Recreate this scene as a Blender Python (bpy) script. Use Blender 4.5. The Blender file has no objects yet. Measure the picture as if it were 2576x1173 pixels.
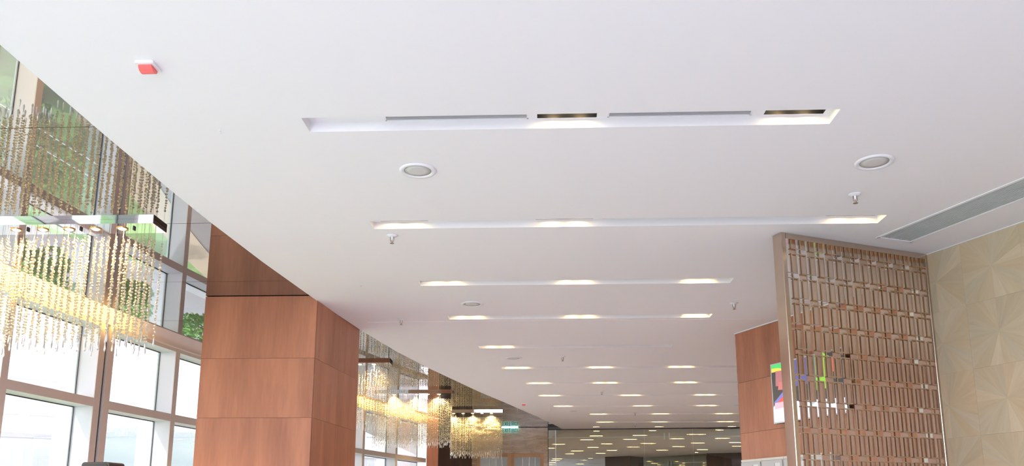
import bpy, math, random
from mathutils import Vector, Matrix
from mathutils.geometry import delaunay_2d_cdt
random.seed(7)
S = bpy.context.scene
COL = S.collection
R = math.radians

# ------------------------------------------------------------------ camera
H = 3.70          # white ceiling
MZ = 3.755        # mirror ceiling
EYE = 1.60
F, PX, PY, HZ = 2100.0, 1288.0, 858.0, 1290.0
cam = bpy.data.cameras.new('camera'); camo = bpy.data.objects.new('camera', cam)
COL.objects.link(camo); S.camera = camo
cam.sensor_fit = 'HORIZONTAL'; cam.sensor_width = 36.0; cam.lens = 36.0 * F / 2576.0
cam.shift_y = (PY - 586.5) / 2576.0          # the photograph is the upper part of a taller frame
cam.clip_start = 0.05; cam.clip_end = 1000
camo.location = (0, 0, EYE)
camo.rotation_euler = (R(90) + math.atan((HZ - PY) / F), 0, R(2.0))

# ------------------------------------------------------------------ world, sun, exposure
SKY = 3.6
w = bpy.data.worlds.new('sky'); S.world = w; w.use_nodes = True
bg = w.node_tree.nodes['Background']
bg.inputs[0].default_value = (0.90, 0.90, 1.035, 1); bg.inputs[1].default_value = SKY
sun = bpy.data.lights.new('sun', 'SUN'); sun.energy = 6.0; sun.angle = R(2.0); sun.color = (1, 0.965, 0.97)
suno = bpy.data.objects.new('sun', sun); COL.objects.link(suno)
suno.rotation_euler = Vector((0.62, 0.30, -1.0)).to_track_quat('-Z', 'Y').to_euler()
suno.location = (-20, -5, 30)
S.view_settings.view_transform = 'Standard'; S.view_settings.look = 'None'
S.view_settings.gamma = 1.0; S.view_settings.use_curve_mapping = False
S.view_settings.exposure = 0.71
cy = S.cycles
cy.max_bounces = 10; cy.diffuse_bounces = 4; cy.glossy_bounces = 5; cy.transmission_bounces = 6
cy.transparent_max_bounces = 24; cy.caustics_reflective = False; cy.caustics_refractive = False
cy.sample_clamp_indirect = 4.0; cy.use_denoising = True; cy.use_adaptive_sampling = True; cy.adaptive_threshold = 0.02; cy.blur_glossy = 0.5

# ------------------------------------------------------------------ materials
def newmat(name):
    m = bpy.data.materials.new(name); m.use_nodes = True
    nt = m.node_tree; b = nt.nodes['Principled BSDF']
    return m, nt, b

def mat(name, col, rough=0.5, metal=0.0, spec=0.5, emit=None, estr=0.0, var=0.0, scale=6.0, bump=0.0, bscale=None, stretch=(1, 1, 1)):
    m, nt, b = newmat(name)
    b.inputs['Base Color'].default_value = (*col, 1)
    b.inputs['Roughness'].default_value = rough; b.inputs['Metallic'].default_value = metal
    b.inputs['Specular IOR Level'].default_value = spec
    if emit:
        b.inputs['Emission Color'].default_value = (*emit, 1); b.inputs['Emission Strength'].default_value = estr
    if var or bump:
        tc = nt.nodes.new('ShaderNodeTexCoord'); mp = nt.nodes.new('ShaderNodeMapping')
        mp.inputs['Scale'].default_value = stretch
        nt.links.new(tc.outputs['Object'], mp.inputs[0])
        nz = nt.nodes.new('ShaderNodeTexNoise'); nz.inputs['Scale'].default_value = scale; nz.inputs['Detail'].default_value = 5
        nt.links.new(mp.outputs[0], nz.inputs['Vector'])
        if var:
            mx = nt.nodes.new('ShaderNodeMix'); mx.data_type = 'RGBA'
            mx.inputs[6].default_value = (*[c * (1 - var) for c in col], 1)
            mx.inputs[7].default_value = (*[min(1, c * (1 + var)) for c in col], 1)
            nt.links.new(nz.outputs['Fac'], mx.inputs[0]); nt.links.new(mx.outputs[2], b.inputs['Base Color'])
        if bump:
            bp = nt.nodes.new('ShaderNodeBump'); bp.inputs['Strength'].default_value = bump; bp.inputs['Distance'].default_value = 0.01
            if bscale:
                n2 = nt.nodes.new('ShaderNodeTexNoise'); n2.inputs['Scale'].default_value = bscale
                nt.links.new(mp.outputs[0], n2.inputs['Vector']); nt.links.new(n2.outputs['Fac'], bp.inputs['Height'])
            else:
                nt.links.new(nz.outputs['Fac'], bp.inputs['Height'])
            nt.links.new(bp.outputs[0], b.inputs['Normal'])
    return m

def wood_mat(name, dark, light, stretch, rough=0.45, rnd=0.25):
    """veneer: streaks along the grain, tone shifts from piece to piece"""
    m, nt, b = newmat(name); N = nt.nodes.new; L = nt.links.new
    tc = N('ShaderNodeTexCoord'); oi = N('ShaderNodeObjectInfo'); mp = N('ShaderNodeMapping')
    mp.inputs['Scale'].default_value = stretch
    L(tc.outputs['Object'], mp.inputs[0])
    mul = N('ShaderNodeMath'); mul.operation = 'MULTIPLY'; mul.inputs[1].default_value = 37.0; L(oi.outputs['Random'], mul.inputs[0])
    cmb = N('ShaderNodeCombineXYZ'); L(mul.outputs[0], cmb.inputs[0]); L(mul.outputs[0], cmb.inputs[1])
    L(cmb.outputs[0], mp.inputs['Location'])
    n1 = N('ShaderNodeTexNoise'); n1.inputs['Scale'].default_value = 1.0; n1.inputs['Detail'].default_value = 6; n1.inputs['Distortion'].default_value = 0.6
    L(mp.outputs[0], n1.inputs['Vector'])
    n2 = N('ShaderNodeTexNoise'); n2.inputs['Scale'].default_value = 9.0; n2.inputs['Detail'].default_value = 3; L(mp.outputs[0], n2.inputs['Vector'])
    a = N('ShaderNodeMath'); a.operation = 'MULTIPLY_ADD'; a.inputs[1].default_value = 0.35; L(n2.outputs['Fac'], a.inputs[0]); L(n1.outputs['Fac'], a.inputs[2])
    a2 = N('ShaderNodeMath'); a2.operation = 'MULTIPLY_ADD'; a2.inputs[1].default_value = rnd; L(oi.outputs['Random'], a2.inputs[0]); L(a.outputs[0], a2.inputs[2])
    rp = N('ShaderNodeValToRGB'); rp.color_ramp.elements[0].position = 0.38; rp.color_ramp.elements[0].color = (*dark, 1)
    rp.color_ramp.elements[1].position = 0.98; rp.color_ramp.elements[1].color = (*light, 1)
    L(a2.outputs[0], rp.inputs[0]); L(rp.outputs[0], b.inputs['Base Color']); b.inputs['Roughness'].default_value = rough
    return m

def glass_mat(name, tint, refl=0.08, rough=0.0):
    m, nt, b = newmat(name); N = nt.nodes.new; L = nt.links.new
    nt.nodes.remove(b); out = nt.nodes['Material Output']
    t = N('ShaderNodeBsdfTransparent'); t.inputs[0].default_value = (*tint, 1)
    g = N('ShaderNodeBsdfGlossy'); g.inputs['Roughness'].default_value = rough; g.inputs[0].default_value = (0.9, 0.97, 0.95, 1)
    fr = N('ShaderNodeFresnel'); fr.inputs[0].default_value = 1.45
    mu = N('ShaderNodeMath'); mu.operation = 'MULTIPLY'; mu.inputs[1].default_value = refl / 0.08; L(fr.outputs[0], mu.inputs[0])
    mx = N('ShaderNodeMixShader'); L(mu.outputs[0], mx.inputs[0]); L(t.outputs[0], mx.inputs[1]); L(g.outputs[0], mx.inputs[2])
    L(mx.outputs[0], out.inputs[0]); return m

def marble_mat(name):
    m, nt, b = newmat(name); N = nt.nodes.new; L = nt.links.new
    tc = N('ShaderNodeTexCoord'); mp = N('ShaderNodeMapping'); mp.inputs['Scale'].default_value = (0.7, 1.0, 4.5); L(tc.outputs['Object'], mp.inputs[0])
    n = N('ShaderNodeTexNoise'); n.inputs['Scale'].default_value = 1.7; n.inputs['Detail'].default_value = 7; n.inputs['Distortion'].default_value = 1.6; L(mp.outputs[0], n.inputs['Vector'])
    rp = N('ShaderNodeValToRGB'); e = rp.color_ramp.elements
    e[0].position = 0.30; e[0].color = (0.30, 0.20, 0.105, 1); e[1].position = 0.75; e[1].color = (0.64, 0.50, 0.29, 1)
    x = e.new(0.47); x.color = (0.54, 0.40, 0.21, 1); x = e.new(0.52); x.color = (0.40, 0.265, 0.145, 1); x = e.new(0.56); x.color = (0.58, 0.44, 0.25, 1)
    L(n.outputs['Fac'], rp.inputs[0]); L(rp.outputs[0], b.inputs['Base Color']); b.inputs['Roughness'].default_value = 0.2
    return m

M = {}
M['ceiling'] = mat('ceiling_paint', (0.87, 0.87, 0.87), 0.85, spec=0.2, bump=0.02, scale=40)
M['white'] = mat('white_plastic', (0.84, 0.85, 0.86), 0.45)
M['cream'] = mat('cream_plaster', (0.85, 0.82, 0.76), 0.8, var=0.02)
M['mirror'] = mat('grey_mirror', (0.42, 0.42, 0.425), 0.0, metal=1.0, bump=0.004, scale=0.7)
M['chrome'] = mat('polished_chrome', (0.86, 0.86, 0.88), 0.03, metal=1.0, bump=0.004, scale=1.0)
M['wood'] = wood_mat('walnut_veneer', (0.27, 0.100, 0.053), (0.53, 0.225, 0.120), (4.0, 4.0, 0.5))
M['woodcore'] = mat('dark_joint', (0.12, 0.06, 0.04), 0.8, var=0.1)
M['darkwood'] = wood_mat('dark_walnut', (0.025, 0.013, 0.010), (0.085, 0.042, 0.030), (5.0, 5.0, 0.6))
M['frame'] = mat('brown_aluminium', (0.68, 0.63, 0.58), 0.45, metal=0.1, var=0.03)
M['gap'] = mat('black_gasket', (0.05, 0.05, 0.06), 0.7, var=0.1)
M['fascia'] = mat('beige_fascia', (0.82, 0.76, 0.71), 0.6, var=0.03)
M['pane'] = glass_mat('window_glass', (0.97, 0.99, 0.98), 0.05)
M['greenglass'] = glass_mat('green_glass', (0.80, 0.84, 0.79), 0.05)
M['glassedge'] = mat('frosted_glass_edge', (0.62, 0.78, 0.72), 0.3, var=0.04)
M['floor'] = mat('cream_floor_tile', (0.69, 0.68, 0.77), 0.18, var=0.05, scale=1.5)
M['bronze'] = mat('rose_bronze', (0.58, 0.475, 0.385), 0.2, metal=1.0, var=0.05, scale=9)
M['duct'] = mat('grey_duct', (0.50, 0.51, 0.52), 0.7, var=0.05)
M['ventblade'] = mat('grey_vent_blade', (0.55, 0.56, 0.57), 0.5, var=0.03)
M['brass'] = mat('dull_brass', (0.36, 0.30, 0.24), 0.4, metal=0.6, var=0.05)
M['slat'] = mat('pale_grey_slat', (0.72, 0.74, 0.75), 0.45, var=0.02)
M['reveal'] = mat('pale_grey_aluminium', (0.74, 0.75, 0.77), 0.5, var=0.02)
M['tileback'] = mat('veneer_joint', (0.46, 0.37, 0.25), 0.7, var=0.05)
M['alu'] = mat('brushed_aluminium', (0.62, 0.64, 0.66), 0.4, metal=0.7, var=0.03)
M['black'] = mat('black_metal', (0.02, 0.02, 0.022), 0.5, var=0.1)
M['blackplastic'] = mat('black_plastic', (0.030, 0.026, 0.030), 0.4, var=0.15, scale=30)
M['lampglow'] = mat('warm_lamp', (1, 0.9, 0.7), 0.4, emit=(1, 0.80, 0.50), estr=9.0)
M['trayglow'] = mat('tray_lamp', (1, 0.95, 0.85), 0.4, emit=(1, 0.90, 0.72), estr=14.0)
M['gold'] = mat('gold_reflector', (0.80, 0.50, 0.20), 0.25, metal=1.0, var=0.04)
M['led'] = mat('amber_led', (1, 0.7, 0.3), 0.5, emit=(1, 0.54, 0.12), estr=62.0)
M['cyan'] = mat('cyan_tube', (0.6, 1, 1), 0.4, emit=(0.35, 0.95, 1.0), estr=5.0)
M['signface'] = mat('green_acrylic', (0.35, 0.62, 0.52), 0.3, emit=(0.30, 0.62, 0.52), estr=0.25)
M['signtext'] = mat('dark_green_lettering', (0.01, 0.07, 0.06), 0.5, var=0.1)
M['red'] = mat('red_lens', (0.90, 0.13, 0.11), 0.25, spec=0.6)
M['redbulb'] = mat('red_glass_bulb', (0.45, 0.06, 0.04), 0.2)
M['grille'] = mat('speaker_mesh', (0.66, 0.67, 0.64), 0.6, bump=0.3, bscale=600)
M['marble'] = marble_mat('brown_vein_marble')
M['doorframe'] = wood_mat('honey_oak', (0.45, 0.24, 0.10), (0.66, 0.40, 0.19), (6, 6, 0.6))
M['locker'] = mat('pale_grey_enamel', (0.58, 0.59, 0.58), 0.4, var=0.02)
M['lockertop'] = mat('cream_enamel', (0.78, 0.76, 0.66), 0.45, var=0.02)
M['grass'] = mat('lawn', (0.19, 0.37, 0.11), 0.95, spec=0.1, var=0.45, scale=3.0, bump=0.6)
M['leaf'] = mat('leaves', (0.19, 0.42, 0.10), 0.8, spec=0.1, var=0.5, scale=2.2)
M['bark'] = mat('bark', (0.13, 0.09, 0.06), 0.9, var=0.3, stretch=(4, 4, 1), bump=0.6)
M['paving'] = mat('grey_paving', (0.17, 0.17, 0.175), 0.8, var=0.15, scale=4)
M['plaza'] = mat('pale_concrete', (0.30, 0.305, 0.31), 0.9, var=0.12, scale=0.6)
M['kerb'] = mat('cream_kerb', (0.46, 0.38, 0.26), 0.8, var=0.08)
M['hill'] = mat('far_hillside', (0.24, 0.285, 0.28), 1.0, var=0.10, scale=0.15)
M['facade'] = mat('pale_render', (0.80, 0.79, 0.79), 0.9, var=0.04)
M['facadeglass'] = mat('far_window', (0.62, 0.64, 0.65), 0.3, var=0.06)
M['lilac'] = mat('lilac_panel', (0.60, 0.59, 0.62), 0.7, var=0.05)

def crystal():
    m, nt, b = newmat('crystal'); N = nt.nodes.new; L = nt.links.new
    b.inputs['Base Color'].default_value = (1.0, 0.90, 0.64, 1); b.inputs['Roughness'].default_value = 0.04
    b.inputs['IOR'].default_value = 1.5; b.inputs['Transmission Weight'].default_value = 0.55
    return m
M['crystal'] = crystal()
M['cleardrop'] = crystal(); M['cleardrop'].name = 'clear_crystal'
M['cleardrop'].node_tree.nodes['Principled BSDF'].inputs['Base Color'].default_value = (0.98, 0.97, 0.97, 1)

VEN = []
for i, (d, l) in enumerate([((0.49, 0.395, 0.255), (0.60, 0.50, 0.34)), ((0.53, 0.43, 0.28), (0.64, 0.54, 0.375)), ((0.475, 0.40, 0.265), (0.575, 0.495, 0.35)),
                            ((0.50, 0.39, 0.245), (0.60, 0.485, 0.32)), ((0.455, 0.37, 0.24), (0.555, 0.465, 0.315))]):
    VEN.append(wood_mat('sunburst_veneer', d, l, (2.0, 22.0, 22.0), 0.5, rnd=0.10))

# ------------------------------------------------------------------ mesh helpers
class MB:
    def __init__(s): s.v = []; s.f = []
    def add(s, vs, fs):
        o = len(s.v); s.v += [tuple(p) for p in vs]; s.f += [tuple(i + o for i in f) for f in fs]; return s
    def box(s, x0, x1, y0, y1, z0, z1):
        return s.add([(x0, y0, z0), (x1, y0, z0), (x1, y1, z0), (x0, y1, z0), (x0, y0, z1), (x1, y0, z1), (x1, y1, z1), (x0, y1, z1)],
                     [(0, 3, 2, 1), (4, 5, 6, 7), (0, 1, 5, 4), (1, 2, 6, 5), (2, 3, 7, 6), (3, 0, 4, 7)])
    def bbox(s, x0, x1, y0, y1, z0, z1, b=0.004):
        """box whose vertical edges and caps are chamfered"""
        p = [(x0 + b, y0), (x1 - b, y0), (x1, y0 + b), (x1, y1 - b), (x1 - b, y1), (x0 + b, y1), (x0, y1 - b), (x0, y0 + b)]
        return s.prism(p, z0, z1)
    def prism(s, poly, z0, z1):
        n = len(poly)
        return s.add([(x, y, z0) for x, y in poly] + [(x, y, z1) for x, y in poly],
                     [tuple(range(n - 1, -1, -1)), tuple(range(n, 2 * n))] + [(i, (i + 1) % n, n + (i + 1) % n, n + i) for i in range(n)])
    def lathe(s, prof, n=24, c=(0, 0, 0), cap=True):
        vs = []; fs = []; m = len(prof)
        for i in range(n):
            a = 2 * math.pi * i / n
            vs += [(c[0] + r * math.cos(a), c[1] + r * math.sin(a), c[2] + z) for r, z in prof]
        for i in range(n):
            j = (i + 1) % n
            fs += [(i * m + k, j * m + k, j * m + k + 1, i * m + k + 1) for k in range(m - 1)]
        if cap:
            fs.append(tuple(i * m for i in range(n - 1, -1, -1))); fs.append(tuple(i * m + m - 1 for i in range(n)))
        return s.add(vs, fs)
    def tube(s, a, b, r, n=8):
        a, b = Vector(a), Vector(b); d = (b - a).normalized()
        u = d.orthogonal().normalized(); w_ = d.cross(u)
        vs = []
        for p in (a, b):
            vs += [tuple(p + r * (math.cos(2 * math.pi * i / n) * u + math.sin(2 * math.pi * i / n) * w_)) for i in range(n)]
        return s.add(vs, [(i, (i + 1) % n, n + (i + 1) % n, n + i) for i in range(n)] + [tuple(range(n - 1, -1, -1)), tuple(range(n, 2 * n))])
    def mesh(s, name, m, smooth=False):
        me = bpy.data.meshes.new(name); me.from_pydata(s.v, [], s.f); me.update()
        if m: me.materials.append(m)
        if smooth:
            for p in me.polygons: p.use_smooth = True
        return me
    def build(s, name, m, parent=None, loc=(0, 0, 0), rot=(0, 0, 0), smooth=False):
        return put(name, s.mesh(name, m, smooth), parent, loc, rot)

def put(name, me, parent=None, loc=(0, 0, 0), rot=(0, 0, 0)):
    o = bpy.data.objects.new(name, me); COL.objects.link(o); o.location = loc; o.rotation_euler = rot
    if parent: o.parent = parent
    return o
def empty(name, loc=(0, 0, 0), rz=0.0):
    o = bpy.data.objects.new(name, None); COL.objects.link(o); o.location = loc; o.rotation_euler = (0, 0, rz); o.empty_display_size = 0.1; return o
def tag(o, label=None, cat=None, group=None, kind=None):
    if label: o['label'] = label
    if cat: o['category'] = cat
    if group: o['group'] = group
    if kind: o['kind'] = kind
    return o
def struct(o, label, cat): return tag(o, label, cat, kind='structure')
def copy_tree(o, parent=None):
    c = o.copy(); COL.objects.link(c); c.parent = parent
    for ch in list(o.children): copy_tree(ch, c)
    return c
def spot(parent, loc, power, size, col, blend=0.6, rad=0.015, name='lamp_light'):
    l = bpy.data.lights.new(name, 'SPOT'); l.energy = power; l.spot_size = R(size); l.spot_blend = blend; l.color = col; l.shadow_soft_size = rad
    o = bpy.data.objects.new(name, l); COL.objects.link(o); o.parent = parent; o.location = loc; return o

# ------------------------------------------------------------------ plan curves
EDGE = [(-2.46, -4.0), (-2.465, 3.4), (-2.465, 4.3), (-2.45, 5.2), (-2.43, 5.78), (-2.37, 6.8), (-2.26, 8.1), (-2.11, 9.54), (-1.92, 10.83),
        (-1.68, 12.1), (-1.40, 13.33), (-1.09, 14.7), (-0.72, 16.1), (-0.40, 17.4), (-0.06, 18.75), (0.25, 20.1), (0.55, 21.5)]
def edge_x(y):
    for (xa, ya), (xb, yb) in zip(EDGE, EDGE[1:]):
        if ya <= y <= yb: return xa + (xb - xa) * (y - ya) / (yb - ya)
    return EDGE[0][0] if y < EDGE[0][1] else EDGE[-1][0]
def wall_x(y):                                   # inner face of the curved window wall
    if y < 3.5: return -5.157 
    return 0.009866 * y * y - 0.069607 * y - 5.03405
def wall_pt(y, off=0.0):                         # off > 0 towards the room
    d = Vector((wall_x(y + .01) - wall_x(y - .01), 0.02)).normalized()
    return Vector((wall_x(y) + d.y * off, y - d.x * off))

# ------------------------------------------------------------------ recessed light slots (plan)
# (x0, x1, y0, clusters[(xa, xb)], vents[(xa, xb)])
SLOTS = [
    (-1.29, 1.60, 4.155, [(-0.01, 0.32), (1.24, 1.565)], [(-0.86, -0.06), (0.38, 1.17)]),
    (-1.25, 2.50, 5.80, [(-1.20, -0.84), (-0.03, 0.40), (2.12, 2.48)], [(0.46, 2.06)]),
    (-1.13, 1.77, 7.42, [(-1.08, -0.70), (0.15, 0.51), (1.33, 1.63)], []),
    (-1.01, 1.855, 8.83, [(-0.97, -0.60), (0.24, 0.64), (1.58, 1.82)], []),
    (-0.80, 1.685, 10.50, [(-0.76, -0.32)], []),
    (-0.58, 3.15, 12.10, [(-0.55, -0.16), (0.70, 1.07), (1.88, 2.28)], []),
    (-0.25, 3.50, 13.61, [(-0.22, 0.18), (0.84, 1.30), (2.20, 2.59)], []),
    (-0.05, 3.85, 15.12, [(-0.02, 0.36), (1.45, 1.85), (2.80, 3.20)], []),
    (0.25, 4.25, 16.68, [(0.28, 0.62), (1.86, 2.23), (3.10, 3.55)], []),
    (1.06, 4.60, 18.10, [(1.09, 1.45), (2.42, 2.80), (3.78, 4.18)], []),
    (1.30, 5.00, 19.75, [(1.33, 1.72), (2.62, 3.00), (4.14, 4.60)], []),
]
SW, SD = 0.17, 0.0545
SMALL = [(1.30, 1.46, 20.93), (2.84, 3.06, 20.95), (4.66, 4.86, 20.95)]
FAR = [(1.38, 1.54, 22.05), (2.82, 3.01, 21.95), (4.52, 4.74, 21.85), (1.36, 1.72, 23.45), (2.54, 2.96, 23.31), (3.99, 4.51, 23.06), (1.14, 1.54, 24.71), (2.39, 2.81, 24.6),
       (3.75, 4.15, 24.43), (5.02, 5.46, 24.35), (0.35, 0.75, 26.33), (1.87, 2.22, 26.23), (3.08, 3.56, 26.12), (4.63, 5.04, 26.02), (5.75, 6.11, 25.85), (0.11, 0.45, 27.97),
       (1.52, 1.9, 27.64), (2.8, 3.22, 27.55), (4.26, 4.65, 27.43), (6.16, 6.55, 27.33), (1.03, 1.47, 29.29), (2.26, 2.63, 29.04), (3.96, 4.36, 29.01), (5.3, 5.68, 28.78),
       (0.86, 1.19, 30.68), (1.97, 2.33, 30.51), (5.49, 5.63, 30.2), (1.85, 2.03, 33.33), (1.59, 1.87, 34.47), (0.44, 0.82, 33.56), (0.41, 0.77, 34.7), (0.34, 0.65, 36.09),
       (0.32, 0.6, 37.6), (1.51, 1.88, 37.33), (4.4, 4.67, 35.38), (4.77, 5.08, 36.83), (5.2, 5.41, 38.08), (5.59, 5.82, 35.59), (6.04, 6.28, 36.73), (6.2, 6.54, 38.28),
       (6.93, 7.1, 36.61), (7.27, 7.49, 38.48)]

GRILLE_O = Vector((2.63, 6.30)); GRILLE_D = Vector((0.372, -0.928)); GRILLE_N = Vector((0.928, 0.372)); GRILLE_L, GRILLE_W = 3.2, 0.325
def in_poly(p, poly):
    c = False; j = len(poly) - 1
    for i in range(len(poly)):
        if (poly[i][1] > p[1]) != (poly[j][1] > p[1]) and p[0] < (poly[j][0] - poly[i][0]) * (p[1] - poly[i][1]) / (poly[j][1] - poly[i][1]) + poly[i][0]: c = not c
        j = i
    return c
def plate_with_holes(name, outer, holes, z, m, thick=0.012):
    vs = []; es = []
    for lp in [outer] + holes:
        o = len(vs); n = len(lp); vs += [Vector(p) for p in lp]; es += [(o + i, o + (i + 1) % n) for i in range(n)]
    r = delaunay_2d_cdt(vs, es, [], 0, 1e-5)
    V, T = r[0], r[2]; keep = []
    for t in T:
        c = sum((V[i] for i in t), Vector((0, 0))) / len(t)
        if in_poly(c, outer) and not any(in_poly(c, h) for h in holes): keep.append(tuple(reversed(t)))
    b = MB().add([(p.x, p.y, z) for p in V], keep)
    me = b.mesh(name, m)
    # make every face look down
    for p in me.polygons:
        if p.normal.z > 0: p.flip()
    return put(name, me)

# ================================================================== SETTING
fl = MB(); lp_ = [wall_pt(-6 + 0.65 * i, -0.27) for i in range(40)]
fl.prism([(14, -6), (14, 46), (-2.9, 46), (-2.9, 22.0)] + [(p.x, p.y) for p in reversed(lp_)], -0.15, 0.0)
struct(fl.build('floor', M['floor']), 'cream polished floor of the hall', 'floor')

rect = lambda x0, x1, y0, y1: [(x0, y0), (x1, y0), (x1, y1), (x0, y1)]
holes = [rect(x0, x1, y0, y0 + SW) for x0, x1, y0, c, v in SLOTS] + [rect(x0, x1, y, y + 0.09) for x0, x1, y in SMALL]
g = [GRILLE_O + GRILLE_D * (-0.0), GRILLE_O + GRILLE_D * GRILLE_L, GRILLE_O + GRILLE_D * GRILLE_L + GRILLE_N * GRILLE_W, GRILLE_O + GRILLE_N * GRILLE_W]
holes.append([tuple(p) for p in g])
outer = EDGE + [(9.0, 21.0), (9.0, -4.0)]
struct(plate_with_holes('ceiling', outer, holes, H, M['ceiling']), 'smooth white dropped ceiling with long light slots cut into it', 'ceiling')
fholes = [rect(x0, x1, y, y + 0.10) for x0, x1, y in FAR]
struct(plate_with_holes('ceiling', rect(-3.0, 14.0, 21.56, 46.0), fholes, H, M['ceiling']), 'ceiling of the hall beyond the green glass wall', 'ceiling')
# small rim that hides the step between the dropped ceiling and the mirror strip
b = MB(); n = len(EDGE)
b.add([(x, y, H) for x, y in EDGE] + [(x, y, MZ + 0.02) for x, y in EDGE], [(i, n + i, n + i + 1, i + 1) for i in range(n - 1)])
struct(b.build('trim_1', M['ceiling']), 'thin white edge of the dropped ceiling along the mirror strip', 'ceiling edge')
b = MB().box(-1.95, 2.45, 9.095, 9.103, H - 0.0025, H + 0.01)
struct(b.build('trim_2', M['white']), 'hairline joint across the ceiling behind the fourth light slot', 'ceiling joint')

# mirror strip: one panel between each pair of joints
mc = empty('ceiling_mirror_strip', (-3.5, 8, MZ)); struct(mc, 'grey mirror panels on the ceiling between the white edge and the windows', 'mirror ceiling')
JY = [4.33 + 1.62 * k for k in range(-4, 11)] + [21.55]
for ya, yb in zip(JY, JY[1:]):
    k = 5; left = []; right = []
    for i in range(k + 1):
        y = ya + 0.003 + (yb - ya - 0.006) * i / k
        xe = edge_x(y) + 0.02
        if y > 20.0: xe = min(xe, 0.6)
        right.append((xe, y)); left.append((wall_pt(y, 0.30).x, y))
    poly = right + left[::-1]
    MB().prism([(x + 3.5, y - 8) for x, y in poly], 0.0, 0.006).build('mirror_panel', M['mirror'], mc)
# cove above: lid and back
b = MB(); ys = [-4 + 0.5 * i for i in range(52)]
pts = []
for y in ys:
    a, c = wall_pt(y, -0.02), wall_pt(y, 0.45); pts += [(a.x, a.y, 3.97), (c.x, c.y, 3.97)]
b.add(pts, [(2 * i, 2 * i + 1, 2 * i + 3, 2 * i + 2) for i in range(len(ys) - 1)])
struct(b.build('trim_3', M['fascia']), 'inside top of the cove above the windows', 'cove')
# fascia above the windows
b = MB(); pts = []
for y in ys:
    a, c = wall_pt(y, 0.0), wall_pt(y, -0.20)
    pts += [(a.x, a.y, 3.68), (a.x, a.y, 3.98), (c.x, c.y, 3.98), (c.x, c.y, 3.68)]
fs = []
for i in range(len(ys) - 1):
    o = 4 * i
    fs += [(o, o + 4, o + 5, o + 1), (o + 1, o + 5, o + 6, o + 2), (o + 2, o + 6, o + 7, o + 3), (o + 3, o + 7, o + 4, o)]
b.add(pts, fs)
struct(b.build('trim_4', M['fascia']), 'beige fascia band running above the curved window wall', 'fascia')
b = MB(); pts = []
for y in ys:
    a = wall_pt(y, 0.012); c = wall_pt(y, -0.01); pts += [(a.x, a.y, 3.676), (a.x, a.y, 3.69), (c.x, c.y, 3.69), (c.x, c.y, 3.676)]
b.add(pts, fs); struct(b.build('trim_5', M['cream']), 'pale bead along the lower edge of the beige fascia', 'trim')
# roof over everything, keeps the sky out of the ceiling void
b = MB().box(-5.9, 14, -4.2, 46.5, 4.25, 4.4); struct(b.build('roof_slab', M['cream']), 'concrete slab above the ceiling void', 'roof')
b = MB(); pts = []
for y in ys:
    a, c = wall_pt(y, -0.05), wall_pt(y, -0.55); pts += [(a.x, a.y, 3.9), (a.x, a.y, 4.3), (c.x, c.y, 4.3), (c.x, c.y, 3.9)]
b.add(pts, fs); struct(b.build('wall_above_windows', M['facade']), 'outer wall band above the windows', 'wall')

# amber strip lamps lying on the mirror edge, lighting the fascia
def led(ya, yb, label):
    n_ = 14; pts = []
    for i in range(n_ + 1):
        y = ya + (yb - ya) * i / n_; a, c = wall_pt(y, 0.36), wall_pt(y, 0.335)
        pts += [(a.x, a.y, 3.772), (a.x, a.y, 3.80), (c.x, c.y, 3.80), (c.x, c.y, 3.772)]
    f_ = []
    for i in range(n_):
        o = 4 * i; f_ += [(o, o + 4, o + 5, o + 1), (o + 1, o + 5, o + 6, o + 2), (o + 2, o + 6, o + 7, o + 3), (o + 3, o + 7, o + 4, o)]
    f_ += [(0, 1, 2, 3), (4 * n_ + 3, 4 * n_ + 2, 4 * n_ + 1, 4 * n_)]
    tag(MB().add(pts, f_).build('strip_light', M['led']), label, 'strip light', 'amber strip lights in the cove')
led(3.0, 9.35, 'amber strip light washing the fascia behind the nearest chandelier')
led(12.3, 19.3, 'amber strip light washing the fascia beyond the wood column')

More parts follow.
